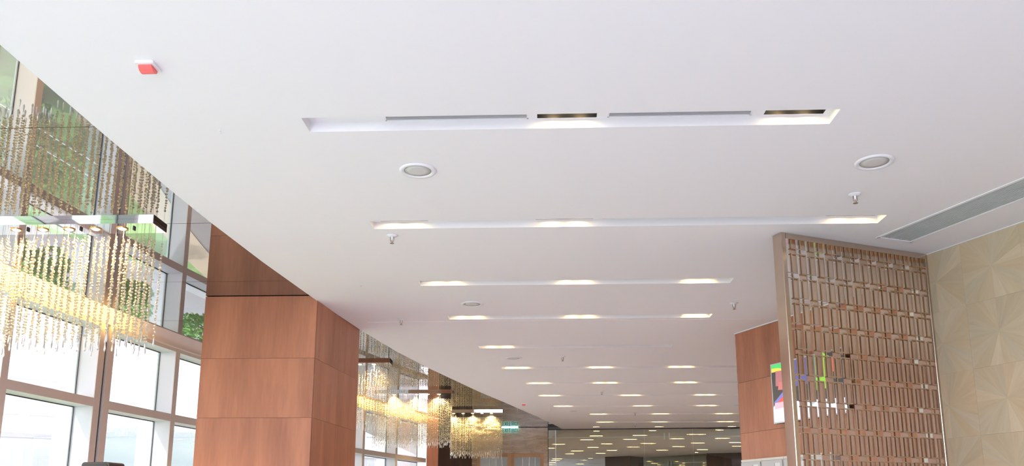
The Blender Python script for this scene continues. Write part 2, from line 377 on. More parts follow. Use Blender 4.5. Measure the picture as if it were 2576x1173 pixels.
# ---- window wall: one bay = one window
MUL = [19.45, 17.94, 16.46, 15.0, 13.5, 11.97, 10.45, 9.02, 7.52, 6.05, 4.6, 3.15, 1.7, 0.25, -1.2, -2.7, -4.2]
WORD = 'first second third fourth fifth sixth seventh eighth ninth tenth eleventh twelfth thirteenth fourteenth fifteenth sixteenth'.split()
def wbar(b, ya, yb, oa, ob, z0, z1, ox=0, oy=0):
    """bar following the wall between plan stations, offsets oa..ob from the inner face (negative = outwards)"""
    p = [wall_pt(ya, oa), wall_pt(yb, oa), wall_pt(yb, ob), wall_pt(ya, ob)]
    b.prism([(q.x - ox, q.y - oy) for q in p][::-1], z0, z1)
for i in range(len(MUL) - 1):
    yb, ya = MUL[i], MUL[i + 1]
    c = wall_pt((ya + yb) / 2); root = empty('window_%d' % (i + 1), (c.x, c.y, 0))
    struct(root, '%s tall brown-framed window bay counted from the far wood pier' % WORD[i], 'window')
    hw0 = 0.14 if abs(ya - 9.02) < .01 else 0.045
    hw1 = 0.14 if abs(yb - 9.02) < .01 else 0.045
    b = MB()
    if hw0 > 0.1:
        wbar(b, ya - 0.135, ya - 0.03, -0.012, -0.26, 0.0, 3.68, c.x, c.y); wbar(b, ya + 0.03, ya + 0.135, -0.012, -0.26, 0.0, 3.68, c.x, c.y)
        mo = b.build('mullion', M['reveal'], root); b = MB()
        wbar(b, ya - 0.137, ya - 0.03, 0.0, -0.012, 0.0, 3.68, c.x, c.y); wbar(b, ya + 0.03, ya + 0.137, 0.0, -0.012, 0.0, 3.68, c.x, c.y); b.build('cover_cap', M['frame'], mo)
        b = MB(); wbar(b, ya - 0.03, ya + 0.03, -0.03, -0.24, 0.0, 3.68, c.x, c.y); b.build('mullion_joint', M['gap'], root)
    else:
        wbar(b, ya - 0.045, ya + 0.045, -0.012, -0.26, 0.0, 3.68, c.x, c.y); mo = b.build('mullion', M['reveal'], root)
        b = MB(); wbar(b, ya - 0.047, ya + 0.047, 0.0, -0.012, 0.0, 3.68, c.x, c.y); b.build('cover_cap', M['frame'], mo)
    for z0, z1, nm in ((2.735, 2.825, 'transom'), (3.63, 3.685, 'head_rail'), (0.0, 0.12, 'sill_rail')):
        b = MB(); wbar(b, ya + hw0, yb - hw1, -0.012, -0.258, z0, z1, c.x, c.y); ro = b.build(nm, M['reveal'], root)
        b = MB(); wbar(b, ya + hw0, yb - hw1, -0.002, -0.012, z0 - 0.002, z1 + 0.002, c.x, c.y); b.build('cover_cap', M['frame'], ro)
    for z0, z1 in ((0.12, 2.735), (2.825, 3.63)):
        b = MB(); wbar(b, ya + hw0, yb - hw1, -0.225, -0.237, z0, z1, c.x, c.y); p = b.build('pane', M['pane'], root)
        b = MB()
        for za, zb in ((z0, z0 + 0.008), (z1 - 0.010, z1)): wbar(b, ya + hw0, yb - hw1, -0.222, -0.240, za, zb, c.x, c.y)
        for yy in (ya + hw0, yb - hw1 - 0.006): wbar(b, yy, yy + 0.006, -0.222, -0.240, z0, z1, c.x, c.y)
        b.build('glazing_bead', M['gap'], root)

# ---- right hand wall with sunburst veneer tiles
WO = Vector((3.21, 6.76)); WU = Vector((0.40082, -0.91616)); WA = math.atan2(WU.y, WU.x)
wr = empty('wall_right', (WO.x, WO.y, 0), WA); struct(wr, 'right wall clad in tan veneer tiles with sunburst rays', 'wall')
MB().box(0.0, 4.2, 0.006, 0.30, 0, H).build('wall_core', M['tileback'], wr)     # local +y points away from the room
# 16 wedges of a square tile: 4 shapes x 4 turns
def wedge_mesh(k, half):
    a0, a1 = R(22.5 * k), R(22.5 * (k + 1)); am = (a0 + a1) / 2
    def rim(a):
        t = half / max(abs(math.cos(a)), abs(math.sin(a))); return (t * math.cos(a), t * math.sin(a))
    p = [(0, 0), rim(a0), rim(a1)]
    if a0 < R(45) < a1 - 1e-6: p.insert(2, rim(R(45)))
    c, s_ = math.cos(-am), math.sin(-am)
    p = [(x * c - z * s_, x * s_ + z * c) for x, z in p]            # ray along local +x
    ctr = (sum(q[0] for q in p) / len(p), sum(q[1] for q in p) / len(p))
    q = [(ctr[0] + (x - ctr[0]) * 0.997, ctr[1] + (z - ctr[1]) * 0.997) for x, z in p]
    n_ = len(p)
    return MB().add([(x, -0.002, z) for x, z in q] + [(x, 0.0, z) for x, z in p], [tuple(range(n_)), tuple(range(2 * n_ - 1, n_ - 1, -1))] + [((i + 1) % n_, i, n_ + i, n_ + (i + 1) % n_) for i in range(n_)]), am
TS = 0.5075; HALF = TS / 2 - 0.0003
WED = [[(wedge_mesh(k, HALF)[0].mesh('veneer_wedge', vm), wedge_mesh(k, HALF)[1]) for vm in VEN] for k in range(4)]
back = MB().box(-HALF, HALF, 0.0, 0.006, -HALF, HALF)
tile_me = back.mesh('veneer_tile', M['tileback'])
rt = random.Random(3); nwed = 0
for ci in range(-1, 7):
    for ri in range(-1, 7):
        x0, x1 = 0.315 + (ci - 1) * TS, 0.315 + ci * TS; zc = 3.19 + TS * 0.5 - ri * TS
        if x1 < 0.05: continue
        zt = min(zc + HALF, H - 0.004); zb_ = max(zc - HALF, 0.01); xl = max(x0 + 0.0003, 0.004)
        full = zt > zc + HALF - 1e-4 and xl < x0 + 0.002 and zb_ < zc - HALF + 1e-4
        if zb_ > zt - 0.05: continue
        inview = ci <= 2 and ri <= 3
        if inview:
            t = put('veneer_tile', tile_me if full else MB().box(xl - (x0 + x1) / 2, HALF, 0.0, 0.006, zb_ - zc, zt - zc).mesh('veneer_tile', M['tileback']), wr, ((x0 + x1) / 2, 0, zc))
            tone = rt.random()
            for q in range(4):
                for k in range(4):
                    vi = rt.choice([0, 1, 2, 3, 4])
                    me, am = WED[k][vi]; ang = am + q * math.pi / 2
                    if full:
                        put('veneer_wedge', me, t, (0, -0.0005, 0), (0, -ang, 0)); nwed += 1
                    else:
                        # clip the ray against the ceiling line / corner
                        def rim(a):
                            tt = HALF / max(abs(math.cos(a)), abs(math.sin(a))); return Vector((tt * math.cos(a), tt * math.sin(a)))
                        a0 = ang - R(11.25); poly = [Vector((0, 0)), rim(a0)]
                        poly.append(rim(a0 + R(22.5)))
                        for ax, lim, sg in ((1, zt - zc, 1), (0, xl - (x0 + x1) / 2, -1)):
                            out = []
                            for i in range(len(poly)):
                                p, r_ = poly[i], poly[(i + 1) % len(poly)]
                                ip, ir = sg * p[ax] <= sg * lim, sg * r_[ax] <= sg * lim
                                if ip: out.append(p)
                                if ip != ir: out.append(p + (r_ - p) * ((lim - p[ax]) / (r_[ax] - p[ax])))
                            poly = out
                            if len(poly) < 3: break
                        if len(poly) < 3: continue
                        cc, ss = math.cos(-ang), math.sin(-ang)
                        pl = [(p.x * cc - p.y * ss, p.x * ss + p.y * cc) for p in poly]; n_ = len(pl)
                        bb = MB().add([(x, -0.002, z) for x, z in pl] + [(x, 0, z) for x, z in pl], [tuple(range(n_)), tuple(range(2 * n_ - 1, n_ - 1, -1))] + [((i + 1) % n_, i, n_ + i, n_ + (i + 1) % n_) for i in range(n_)])
                        put('veneer_wedge', bb.mesh('veneer_wedge', VEN[vi]), t, (0, -0.0005, 0), (0, -ang, 0))
        else:
            MB().box(x0 + 0.0003, x1 - 0.0003, -0.002, 0.006, zb_, zt).build('veneer_tile', VEN[(ci + ri) % 5], wr)
b = MB().box(0.0, 4.2, -0.008, 0.004, H - 0.006, H + 0.004).build('trim_6', M['white'], wr)
struct(MB().box(0.0, 4.2, -0.012, 0.0, 0, 0.10).build('baseboard_right', M['bronze'], None, (WO.x, WO.y, 0), (0, 0, WA)), 'bronze skirting at the foot of the veneer wall', 'baseboard')

# ---- panelled wood wall on the right, behind the lattice screen
PO = Vector((2.33, 9.85)); PV = Vector((0.39828, -0.91726)); PA = math.atan2(PV.y, PV.x)
PZ = [0.0, 0.72, 1.31, 1.905, 2.50, 3.095, H - 0.012]
ww = empty('wall_wood', (PO.x, PO.y, 0), PA); struct(ww, 'walnut panelled wall behind the lattice screen and the television', 'wall')
MB().box(0.0, 2.55, 0.012, 2.4, 0, H).build('wall_core', M['woodcore'], ww)
for z0, z1 in zip(PZ, PZ[1:]):
    for x0, x1 in ((0.0, 1.27), (1.27, 2.55)):
        MB().box(x0 + 0.002, x1 - 0.002, 0.0, 0.012, z0 + 0.0015, z1 - 0.0015).build('wood_panel', M['wood'], ww)
    # far return, seen only from beyond
    MB().box(-0.012, 0.0, 0.0, 2.4, z0 + 0.0015, z1 - 0.0015).build('wood_panel', M['wood'], ww)
struct(MB().box(-0.014, 2.55, -0.010, 0.004, H - 0.012, H - 0.001).build('trim_7', M['white'], None, (PO.x, PO.y, 0), (0, 0, PA)), 'thin white line between walnut wall and ceiling', 'trim')
b = MB().box(2.552, 4.0, 0.0, 0.2, 0, H); struct(b.build('wall_recess', M['cream'], None, (PO.x, PO.y, 0), (0, 0, PA)), 'white wall strip at the right end of the walnut wall', 'wall')

struct(MB().box(6.9, 7.1, -6.0, 4.2, 0, H).build('wall_side_blocker', M['cream']), 'unseen side wall right of the camera, added to shut out sky light', 'wall')  # added out of view to block sky light from the right
struct(MB().box(6.3, 6.5, 8.0, 20.9, 0, H).build('wall_hall_blocker', M['cream']), 'unseen side wall behind the walnut wall, added to keep sky light out of the hall', 'wall')  # added out of view so less sky light reaches the far ceiling
struct(MB().box(-3.0, -2.8, 22.4, 36.0, 0, H).build('wall_beyond_blocker', M['cream']), 'unseen left wall beyond the glass, added to narrow the daylight opening', 'wall')  # added to darken the far hall, daylight enters only past its end
struct(MB().box(2.4, 7.1, -4.4, -4.2, 0, H).build('wall_back_blocker', M['cream']), 'unseen partial wall behind the camera, added to cut the daylight', 'wall')  # added light blocker, its width sets how much daylight comes from behind
# ---- far end: marble wall with glazed doors
MY = 21.55
wm_ = empty('wall_far', (-0.8, MY, 0)); struct(wm_, 'brown veined marble wall at the far end of the window side', 'wall')
def mslab(x0, x1, z0, z1): MB().box(x0 + 0.8 + 0.001, x1 + 0.8 - 0.001, 0, 0.03, z0 + 0.001, z1 - 0.001).build('marble_slab', M['marble'], wm_)
for x0, x1 in ((-1.80, -0.78), (-0.78, 0.055)): mslab(x0, x1, 3.08, MZ - 0.01)
mslab(-1.80, -1.655, 0, 3.08); 
for z0, z1 in ((0, 1.3), (1.3, 2.85), (2.85, 3.46), (3.46, MZ - 0.01)): mslab(0.055, 0.168, z0, z1)
MB().box(0.968, 0.985, -0.004, 0.05, 0, MZ).build('corner_trim', M['darkwood'], wm_)
MB().box(-1.0, 0.97, -0.002, 0.004, MZ - 0.012, MZ - 0.001).build('shadow_gap', M['gap'], wm_)
for di, (x0, x1) in enumerate(((-1.655, -0.78), (-0.78, 0.055))):
    d = empty('door_%d' % (di + 1), ((x0 + x1) / 2, MY, 0)); hw = (x1 - x0) / 2
    struct(d, ['oak-framed glass door under the last chandelier', 'oak-framed glass door beside the marble corner'][di], 'door')
    MB().box(-hw, -hw + 0.085, -0.02, 0.03, 0, 3.08).build('stile', M['doorframe'], d); MB().box(hw - 0.085, hw, -0.02, 0.03, 0, 3.08).build('stile', M['doorframe'], d)
    MB().box(-hw + 0.085, hw - 0.085, -0.018, 0.03, 2.995, 3.08).build('top_rail', M['doorframe'], d)
    MB().box(-hw + 0.085, hw - 0.085, -0.018, 0.03, 0, 0.2).build('bottom_rail', M['doorframe'], d)
    MB().box(-hw + 0.085, hw - 0.085, 0.005, 0.013, 0.2, 2.995).build('pane', M['pane'], d)
    b = MB()
    for x in (-0.12, 0.05, 0.2): b.box(x - 0.006, x + 0.006, 0.10, 0.11, 0.2, 2.995)
    tag(b.build('blind_cord', M['alu'], d), kind='stuff')
b = MB().box(-2.2, 0.1, MY + 0.5, MY + 0.6, 0, 3.4); struct(b.build('wall_lobby', M['white']), 'white wall of the lobby behind the oak doors', 'wall')

# wood pier closing the window wall, shade on its side put in as dark walnut
pr = empty('wood_pier', (-2.5, 19.45, 0)); tag(pr, 'orange-brown wood pier at the far end of the window wall', 'pier')
poly = [(-0.16, 0.0), (0.10, 0.0), (0.70, 2.06), (-0.3, 2.1)]
MB().prism(poly, 0, MZ).build('pier_core', M['woodcore'], pr)
for z0, z1 in zip([0.0, 0.72, 1.31, 1.905, 2.50, 3.10], [0.72, 1.31, 1.905, 2.50, 3.10, MZ]):
    MB().box(-0.165, 0.105, -0.012, 0.0, z0 + .003, z1 - .003).build('front_panel', M['wood'], pr)
    b = MB(); b.prism([(0.105, -0.01), (0.121, -0.004), (0.721, 2.056), (0.705, 2.06)], z0 + .003, z1 - .003); b.build('shaded_side_panel', M['darkwood'], pr)  # darker wood colour stands in for the shade on this face

# ---- glass wall at the far end
GA, GB = Vector((0.17, 21.545)), Vector((7.2, 20.99)); GD = (GB - GA).normalized(); GL = (GB - GA).length; GAng = math.atan2(GD.y, GD.x)
gw = empty('glass_wall', (GA.x, GA.y, 0), GAng); tag(gw, 'frameless greenish glass wall closing the far end of the hall', 'glass wall')
cuts = [0.0, 0.20, 2.45, 3.66, 4.9, 6.1, GL]
for a, c in zip(cuts, cuts[1:]):
    MB().box(a + 0.004, c - 0.004, -0.006, 0.006, 0.02, 3.475).build('pane', M['greenglass'], gw)
    MB().box(a + 0.004, c - 0.004, -0.006, 0.006, 3.483, H - 0.02).build('pane', M['greenglass'], gw)
MB().box(0, GL, -0.02, 0.02, H - 0.022, H - 0.001).build('head_channel', M['gap'], gw)
MB().box(0, GL, -0.008, 0.008, 3.474, 3.484).build('glass_joint', M['glassedge'], gw)
for x in (2.955, 3.075): MB().box(x - 0.012, x + 0.012, -0.06, 0.06, 3.41, 3.57).build('glass_fin', M['glassedge'], gw)
MB().box(0.192, 0.208, -0.01, 0.01, 0, H - 0.02).build('glass_post', M['alu'], gw)
# hall beyond: second glass wall and two dark wood blocks
blk = []
for (pl, lab) in (([(2.45, 32.5), (3.37, 32.08), (3.96, 32.8), (3.2, 33.6)], 'dark wood block with an angled corner beyond the glass wall'),
                  ([(5.985, 30.645), (6.90, 30.37), (8.2, 30.0), (8.6, 31.4), (6.3, 32.4)], 'wider dark wood block at the right beyond the glass wall')):
    cx = sum(p[0] for p in pl) / len(pl); cyy = sum(p[1] for p in pl) / len(pl)
    o = empty('wood_block', (cx, cyy, 0)); tag(o, lab, 'wall block')
    MB().prism([(x - cx, y - cyy) for x, y in pl], 0, H - 0.004).build('block_body', M['darkwood'], o)
    for z in (1.3, 2.5):
        MB().prism([((x - cx) * 1.004, (y - cyy) * 1.004) for x, y in pl], z, z + 0.008).build('panel_joint', M['woodcore'], o)
g2 = empty('glass_wall', (3.97, 32.8, 0), math.atan2(-2.15, 2.02)); tag(g2, 'second glass wall set between the two dark wood blocks', 'glass wall')
for a, c in ((0, 0.97), (0.98, 1.95), (1.96, 2.9)):
    MB().box(a, c, -0.006, 0.006, 0.02, 3.40).build('pane', M['greenglass'], g2); MB().box(a, c, -0.006, 0.006, 3.41, H - 0.02).build('pane', M['greenglass'], g2)
MB().box(0, 2.9, -0.008, 0.008, 3.398, 3.412).build('glass_joint', M['glassedge'], g2)
for x in (1.2, 1.35): MB().box(x - 0.012, x + 0.012, -0.05, 0.05, 3.33, 3.49).build('glass_fin', M['glassedge'], g2)
struct(MB().box(-3, 14, 44.0, 44.2, 0, H).build('wall_beyond', M['cream']), 'pale back wall of the hall beyond the glass', 'wall')
struct(MB().box(13.8, 14, 20, 44.2, 0, H).build('wall_beyond_side', M['cream']), 'pale side wall of the hall beyond the glass', 'wall')

# ================================================================== wood column by the windows
cp = [(-3.40, 8.11), (-2.25, 8.11), (-2.125, 9.53), (-3.28, 9.60)]
cl = empty('wood_column', (-2.75, 8.8, 0)); tag(cl, 'broad walnut panelled column standing between the windows and the white ceiling', 'column')
lp = [(x + 2.75, y - 8.8) for x, y in cp]
def inset(poly, d):
    c = Vector((sum(p[0] for p in poly) / 4, sum(p[1] for p in poly) / 4)); return [tuple(c + (Vector(p) - c) * (1 - d)) for p in poly]
CZ_ = [0.0, 0.72, 1.315, 1.915, 2.514, 3.109, MZ - 0.004]
MB().prism(inset(lp, 0.02), 0, MZ - 0.002).build('column_core', M['woodcore'], cl)
for fi in range(4):
    a, c = Vector(lp[fi]), Vector(lp[(fi + 1) % 4]); ia, ic = [Vector(p) for p in (inset(lp, 0.022)[fi], inset(lp, 0.022)[(fi + 1) % 4])]
    segs = [(0, 1)] if fi in (0, 2) else [(0, 0.5), (0.5, 1)]
    for z0, z1 in zip(CZ_, CZ_[1:]):
        for t0, t1 in segs:
            e = 0.0018
            q = [a.lerp(c, t0 + e), a.lerp(c, t1 - e), ia.lerp(ic, t1 - e), ia.lerp(ic, t0 + e)]
            MB().prism([tuple(p) for p in q], z0 + 0.0013, z1 - 0.0013).build('wood_panel', M['wood'], cl)

# ================================================================== recessed light slots
ORD = ['nearest', 'second', 'third', 'fourth', 'fifth', 'sixth', 'seventh', 'eighth', 'ninth', 'tenth', 'eleventh']
WARM = (1.0, 0.53, 0.16)
SLAB = ['long recessed ceiling slot nearest the camera with two grey vents and two lamp boxes',
        'second light slot from the camera, longest, ending beside the vent near the screen',
        'third light slot from the camera with three warm glows',
        'fourth light slot from the camera, just before the hairline ceiling joint',
        'fifth light slot from the camera, lit only at its left end']
for si, (x0, x1, y0, cls, vents) in enumerate(SLOTS):
    cx = (x0 + x1) / 2; root = empty('light_slot', (cx, y0, H))
    tag(root, SLAB[si] if si < 5 else '%s light slot from the camera, its right end hidden by the walnut wall' % ORD[si], 'light slot', 'recessed light slots in the white ceiling')
    a, c = x0 - cx, x1 - cx; t = 0.01
    b = MB()
    b.add([(a, 0, 0), (c, 0, 0), (c, SW, 0), (a, SW, 0), (a, 0, SD), (c, 0, SD), (c, SW, SD), (a, SW, SD)], [(0, 1, 5, 4), (1, 2, 6, 5), (2, 3, 7, 6), (3, 0, 4, 7)])
    # lid with openings
    ops = sorted([(u - cx, v - cx, 'l') for u, v in cls] + [(u - cx, v - cx, 'v') for u, v in vents])
    ly0, ly1 = 0.02, SW - 0.014
    def quad(u, v, p, q): b.add([(u, p, SD), (v, p, SD), (v, q, SD), (u, q, SD)], [(0, 1, 2, 3)])
    quad(a, c, 0, ly0); quad(a, c, ly1, SW); cur = a
    for u, v, k in ops: quad(cur, u, ly0, ly1); cur = v
    quad(cur, c, ly0, ly1)
    b.build('recess', M['ceiling'], root)
    for u, v, k in ops:
        if k == 'l':
            hb = MB(); h = 0.10
            hb.add([(u, ly0, SD), (v, ly0, SD), (v, ly1, SD), (u, ly1, SD), (u, ly0, SD + h), (v, ly0, SD + h), (v, ly1, SD + h), (u, ly1, SD + h)], [(0, 1, 5, 4), (1, 2, 6, 5), (2, 3, 7, 6), (3, 0, 4, 7), (4, 5, 6, 7)])
            ho = hb.build('lamp_housing', M['black'], root)
            for fx in (0.27, 0.73):
                lx = u + (v - u) * fx; ly = (ly0 + ly1) / 2
                MB().lathe([(0.034, 0.0), (0.036, 0.008), (0.03, 0.02), (0.012, 0.03)], 14, (lx, ly, SD + 0.066)).build('lamp', M['lampglow'], ho)
                spot(root, (lx, ly, SD + 0.060), 7.5 if si < 5 else 9.0, 116, WARM, 0.7, 0.03)
        else:
            vb = MB(); fr = 0.008
            vb.box(u, v, ly0, ly0 + fr, SD - 0.002, SD + 0.014); vb.box(u, v, ly1 - fr, ly1, SD - 0.002, SD + 0.014); vb.box(u, u + fr, ly0, ly1, SD - 0.002, SD + 0.014); vb.box(v - fr, v, ly0, ly1, SD - 0.002, SD + 0.014)
            vb.add([(u, ly0, SD + 0.03), (v, ly0, SD + 0.03), (v, ly1, SD + 0.03), (u, ly1, SD + 0.03)], [(0, 1, 2, 3)])
            vo = vb.build('linear_vent', M['white'], root)
            sl = MB().box(-(v - u) / 2 + fr, (v - u) / 2 - fr, -0.002, 0.002, 0, 0.016).mesh('vent_blade', M['ventblade'])
            nb = 11
            for i in range(nb): put('vent_blade', sl, vo, ((u + v) / 2, ly0 + fr + (ly1 - ly0 - 2 * fr) * (i + 0.5) / nb, SD))
def short_light(x0, x1, y, depth, label, group, power):
    cx = (x0 + x1) / 2; a, c = x0 - cx, x1 - cx; W_ = depth
    root = empty('recessed_light', (cx, y, H)); tag(root, label, 'ceiling light', group)
    MB().add([(a, 0, 0), (c, 0, 0), (c, W_, 0), (a, W_, 0), (a, 0, 0.09), (c, 0, 0.09), (c, W_, 0.09), (a, W_, 0.09)], [(0, 1, 5, 4), (1, 2, 6, 5), (2, 3, 7, 6), (3, 0, 4, 7), (4, 5, 6, 7)]).build('recess', M['white'], root)
    MB().lathe([(0.026, 0.0), (0.03, 0.008), (0.02, 0.02)], 12, (0, W_ / 2, 0.062)).build('lamp', M['lampglow'], root)
    for fx in ((0.28, 0.72) if x1 - x0 > 0.3 else (0.5,)): spot(root, (a + (c - a) * fx, W_ / 2, 0.055), power, 150, WARM, 0.3, 0.02)
for (x0, x1, y), lab in zip(SMALL, ('leftmost of the small downlights in front of the glass wall', 'middle small twin downlight in front of the glass wall', 'rightmost small downlight in front of the glass wall')):
    short_light(x0, x1, y, 0.09, lab, 'small downlights before the glass wall', 1.6)
NTH = ['first', 'second', 'third', 'fourth', 'fifth', 'sixth', 'seventh', 'eighth']
frows = []
for f_ in sorted(FAR, key=lambda f: f[2]):
    if frows and abs(f_[2] - frows[-1][0][2]) < 0.52 and (f_[2] < 32) == (frows[-1][0][2] < 32): frows[-1].append(f_)
    else: frows.append([f_])
ndeep = 0
for ri, row in enumerate(frows):
    deep = row[0][2] > 32; ndeep += deep
    for ci, (x0, x1, y) in enumerate(sorted(row)):
        short_light(x0, x1, y, 0.10, '%s light from the left in the %s row %s' % (NTH[ci], NTH[ri - (len(frows) if 0 else 0)] if not deep else NTH[ndeep - 1], 'beyond the far glass wall' if not deep else 'deepest beyond the glass'),
                    'lights in the hall beyond the glass' if not deep else 'lights deepest beyond the glass', 7.0)

# ================================================================== big air grille on the ceiling, right
gr = empty('air_grille', (GRILLE_O.x, GRILLE_O.y, H), math.atan2(GRILLE_D.y, GRILLE_D.x)); tag(gr, 'long grey slatted air grille in the ceiling beside the veneer wall', 'air grille')
fb = MB(); L_, W_ = GRILLE_L, GRILLE_W
for (u0, u1, v0, v1) in ((0, L_, -0.012, 0.012), (0, L_, W_ - 0.012, W_ + 0.012), (-0.012, 0.012, -0.012, W_ + 0.012), (L_ - 0.012, L_ + 0.012, -0.012, W_ + 0.012)): fb.box(u0, u1, v0, v1, -0.006, 0.02)
fb.build('grille_frame', M['white'], gr)
MB().add([(0, 0, 0.05), (L_, 0, 0.05), (L_, W_, 0.05), (0, W_, 0.05)], [(0, 1, 2, 3)]).build('backing', M['duct'], gr)
bm_ = MB().add([(0.012, -0.006, -0.001), (L_ - 0.012, -0.006, -0.001), (L_ - 0.012, -0.003, -0.002), (0.012, -0.003, -0.002), (0.012, 0.006, 0.020), (L_ - 0.012, 0.006, 0.020), (L_ - 0.012, 0.009, 0.019), (0.012, 0.009, 0.019)],
              [(0, 1, 2, 3), (7, 6, 5, 4), (0, 4, 5, 1), (2, 6, 7, 3), (1, 5, 6, 2), (0, 3, 7, 4)]).mesh('grille_slat', M['slat'])
for i in range(17): put('grille_slat', bm_, gr, (0, 0.020 + (W_ - 0.04) * i / 16, 0))
# rotate so that local +y follows GRILLE_N
gr.scale = (1, 1, 1)
assert abs(Vector((-math.sin(gr.rotation_euler.z), math.cos(gr.rotation_euler.z))).dot(GRILLE_N) - 1) < 0.02

# ================================================================== lattice screen
LO = Vector((1.84, 6.15)); LU = Vector((0.9136, 0.4067)); LA = math.atan2(LU.y, LU.x); LW = 1.50
ls = empty('lattice_screen', (LO.x, LO.y, 0), LA); tag(ls, 'tall rose-bronze lattice screen of interlocking bars beside the veneer wall', 'screen')
DP = 0.10
MB().bbox(0, 0.042, -0.004, DP, 0, H - 0.002, 0.004).build('side_post', M['bronze'], ls)
MB().bbox(LW - 0.03, LW, -0.004, DP, 0, H - 0.002, 0.004).build('side_post', M['bronze'], ls)
MB().box(0.042, LW - 0.03, -0.004, DP, H - 0.045, H - 0.002).build('top_rail', M['bronze'], ls)
MB().box(0.042, LW - 0.03, -0.004, DP, 0, 0.06).build('bottom_rail', M['bronze'], ls)
SP = 0.0442; BX = [0.090 + SP * k for k in range(-1, 32)]; BX = [x for x in BX if 0.05 < x < LW - 0.035]
K0 = -1 if BX[0] < 0.06 else 0
PITCH, NH, BT = 0.1955, 0.021, 0.0045
NODES = [3.561 - PITCH * i for i in range(18)]
def vbar_mesh(h, deep): return MB().box(-BT, BT, 0.0, 0.074 if deep else 0.012, 0, h).mesh('vertical_bar', M['bronze'])
full = {d: vbar_mesh(PITCH - 2 * NH, d) for d in (0, 1)}; topb = {d: vbar_mesh(H - 0.045 - NODES[0] - NH, d) for d in (0, 1)}; conn = {d: vbar_mesh(2 * NH, d) for d in (0, 1)}
rest = MB(); VISN = 9
for i in range(len(NODES) + 1):
    if i == 0: z0, me = NODES[0] + NH, topb
    elif i < len(NODES): z0, me = NODES[i] + NH, full
    else: continue
    for j, x in enumerate(BX):
        k = j + K0; deep = k % 2
        if i < VISN: put('vertical_bar', me[deep], ls, (x, 0, z0))
        else: rest.box(x - BT, x + BT, 0, 0.074 if deep else 0.012, z0, z0 + PITCH - 2 * NH)
hb_cache = {}
for i, zc in enumerate(NODES):
    off = 0 if i % 2 == 0 else 2
    for gidx in range(-2, 9):
        ks = [k for k in range(4 * gidx + off, 4 * gidx + off + 4) if 0 <= k - K0 < len(BX)]
        if not ks: continue
        xa, xb = BX[ks[0] - K0] - BT, BX[ks[-1] - K0] + BT
        if ks[0] == K0 and ks[0] != 4 * gidx + off: xa = 0.042
        if ks[-1] - K0 == len(BX) - 1: xb = LW - 0.03
        for zz in (zc - NH - 0.004, zc + NH - 0.004):
            if i < VISN:
                key = round(xb - xa, 4)
                if key not in hb_cache: hb_cache[key] = MB().box(0, xb - xa, -0.001, 0.030, 0, 0.008).mesh('cross_bar', M['bronze'])
                put('cross_bar', hb_cache[key], ls, (xa, 0, zz))
            else: rest.box(xa, xb, -0.001, 0.030, zz, zz + 0.008)
        for k in (4 * gidx + off + 1, 4 * gidx + off + 2):
            if not (0 <= k - K0 < len(BX)): continue
            x = BX[k - K0]
            if i < VISN: put('connector_bar', conn[k % 2], ls, (x, 0, zc - NH))
            else: rest.box(x - BT, x + BT, 0, 0.074 if k % 2 else 0.012, zc - NH, zc + NH)
tag(rest.build('lower_lattice', M['bronze'], ls), kind='stuff')

# ================================================================== television on the walnut wall
tv = empty('television', (PO.x, PO.y, 2.545), PA); tag(tv, 'wall-mounted television showing a bright colourful picture behind the lattice', 'television')
x0, x1, z1 = 0.695, 1.815, 0.655
MB().box(x0 + 0.1, x1 - 0.1, -0.03, 0.0, 0.1, z1 - 0.1).build('wall_bracket', M['black'], tv)
MB().bbox(x0, x1, -0.075, -0.03, 0.0, z1, 0.006).build('casing', M['blackplastic'], tv)
bz = MB()
for (a, c, p, q) in ((x0, x1, 0, 0.016), (x0, x1, z1 - 0.012, z1), (x0, x0 + 0.012, 0.016, z1 - 0.012), (x1 - 0.012, x1, 0.016, z1 - 0.012)): bz.box(a, c, -0.080, -0.0755, p, q)
bz.build('bezel', M['alu'], tv)
def scr(name, col, st=1.0): return mat('screen_' + name, (0.02, 0.02, 0.02), 0.2, emit=col, estr=st)
sx0, sx1, sz0, sz1 = x0 + 0.012, x1 - 0.012, 0.016, z1 - 0.012; sw, sh = sx1 - sx0, sz1 - sz0
sc_ = MB().box(sx0, sx1, -0.0775, -0.0755, sz0, sz1).build('screen', scr('dark', (0.03, 0.03, 0.03), 1.0), tv)
def patch(nm, poly, col, lift, st=1.0):
    pts = [(sx0 + u * sw, -0.0776 - lift * 0.0002, sz0 + v * sh) for u, v in poly]
    MB().add(pts, [tuple(range(len(pts)))]).build('picture_patch', scr(nm, col, st), sc_)
patch('green', [(0, .88), (.30, .88), (.30, 1), (0, 1)], (.05, .50, .12), 1)
patch('yellow', [(0, .87), (.22, .87), (.10, .93), (0, .94)], (.62, .50, .06), 2)
patch('violet', [(.30, .55), (.62, .55), (.62, 1), (.30, 1)], (.09, .08, .22), 1)
patch('lime', [(.62, .42), (.82, .42), (.86, .88), (.74, 1), (.62, 1)], (.20, .45, .03), 1)
patch('skin', [(.05, .62), (.16, .60), (.26, .68), (.27, .86), (.06, .88)], (.36, .13, .14), 3)
patch('skin', [(.08, .55), (.24, .52), (.26, .68), (.10, .68)], (.48, .14, .13), 4)
patch('red', [(.03, .36), (.24, .60), (.34, .52), (.34, .26), (.02, .26)], (.72, .07, .05), 5)
patch('blue_stripe', [(.01, .34), (.22, .58), (.27, .56), (.05, .32)], (.14, .16, .45), 6)
patch('pale', [(0, 0), (1, 0), (1, .22), (.34, .30), (.02, .30), (0, .26)], (.52, .58, .92), 2, 1.2)
patch('pinkish', [(.02, .22), (.30, .24), (.34, .34), (.02, .33)], (.70, .36, .42), 7)
patch('blue_line', [(.55, .2), (.58, .2), (.56, .8), (.53, .8)], (.35, .45, .9), 7)
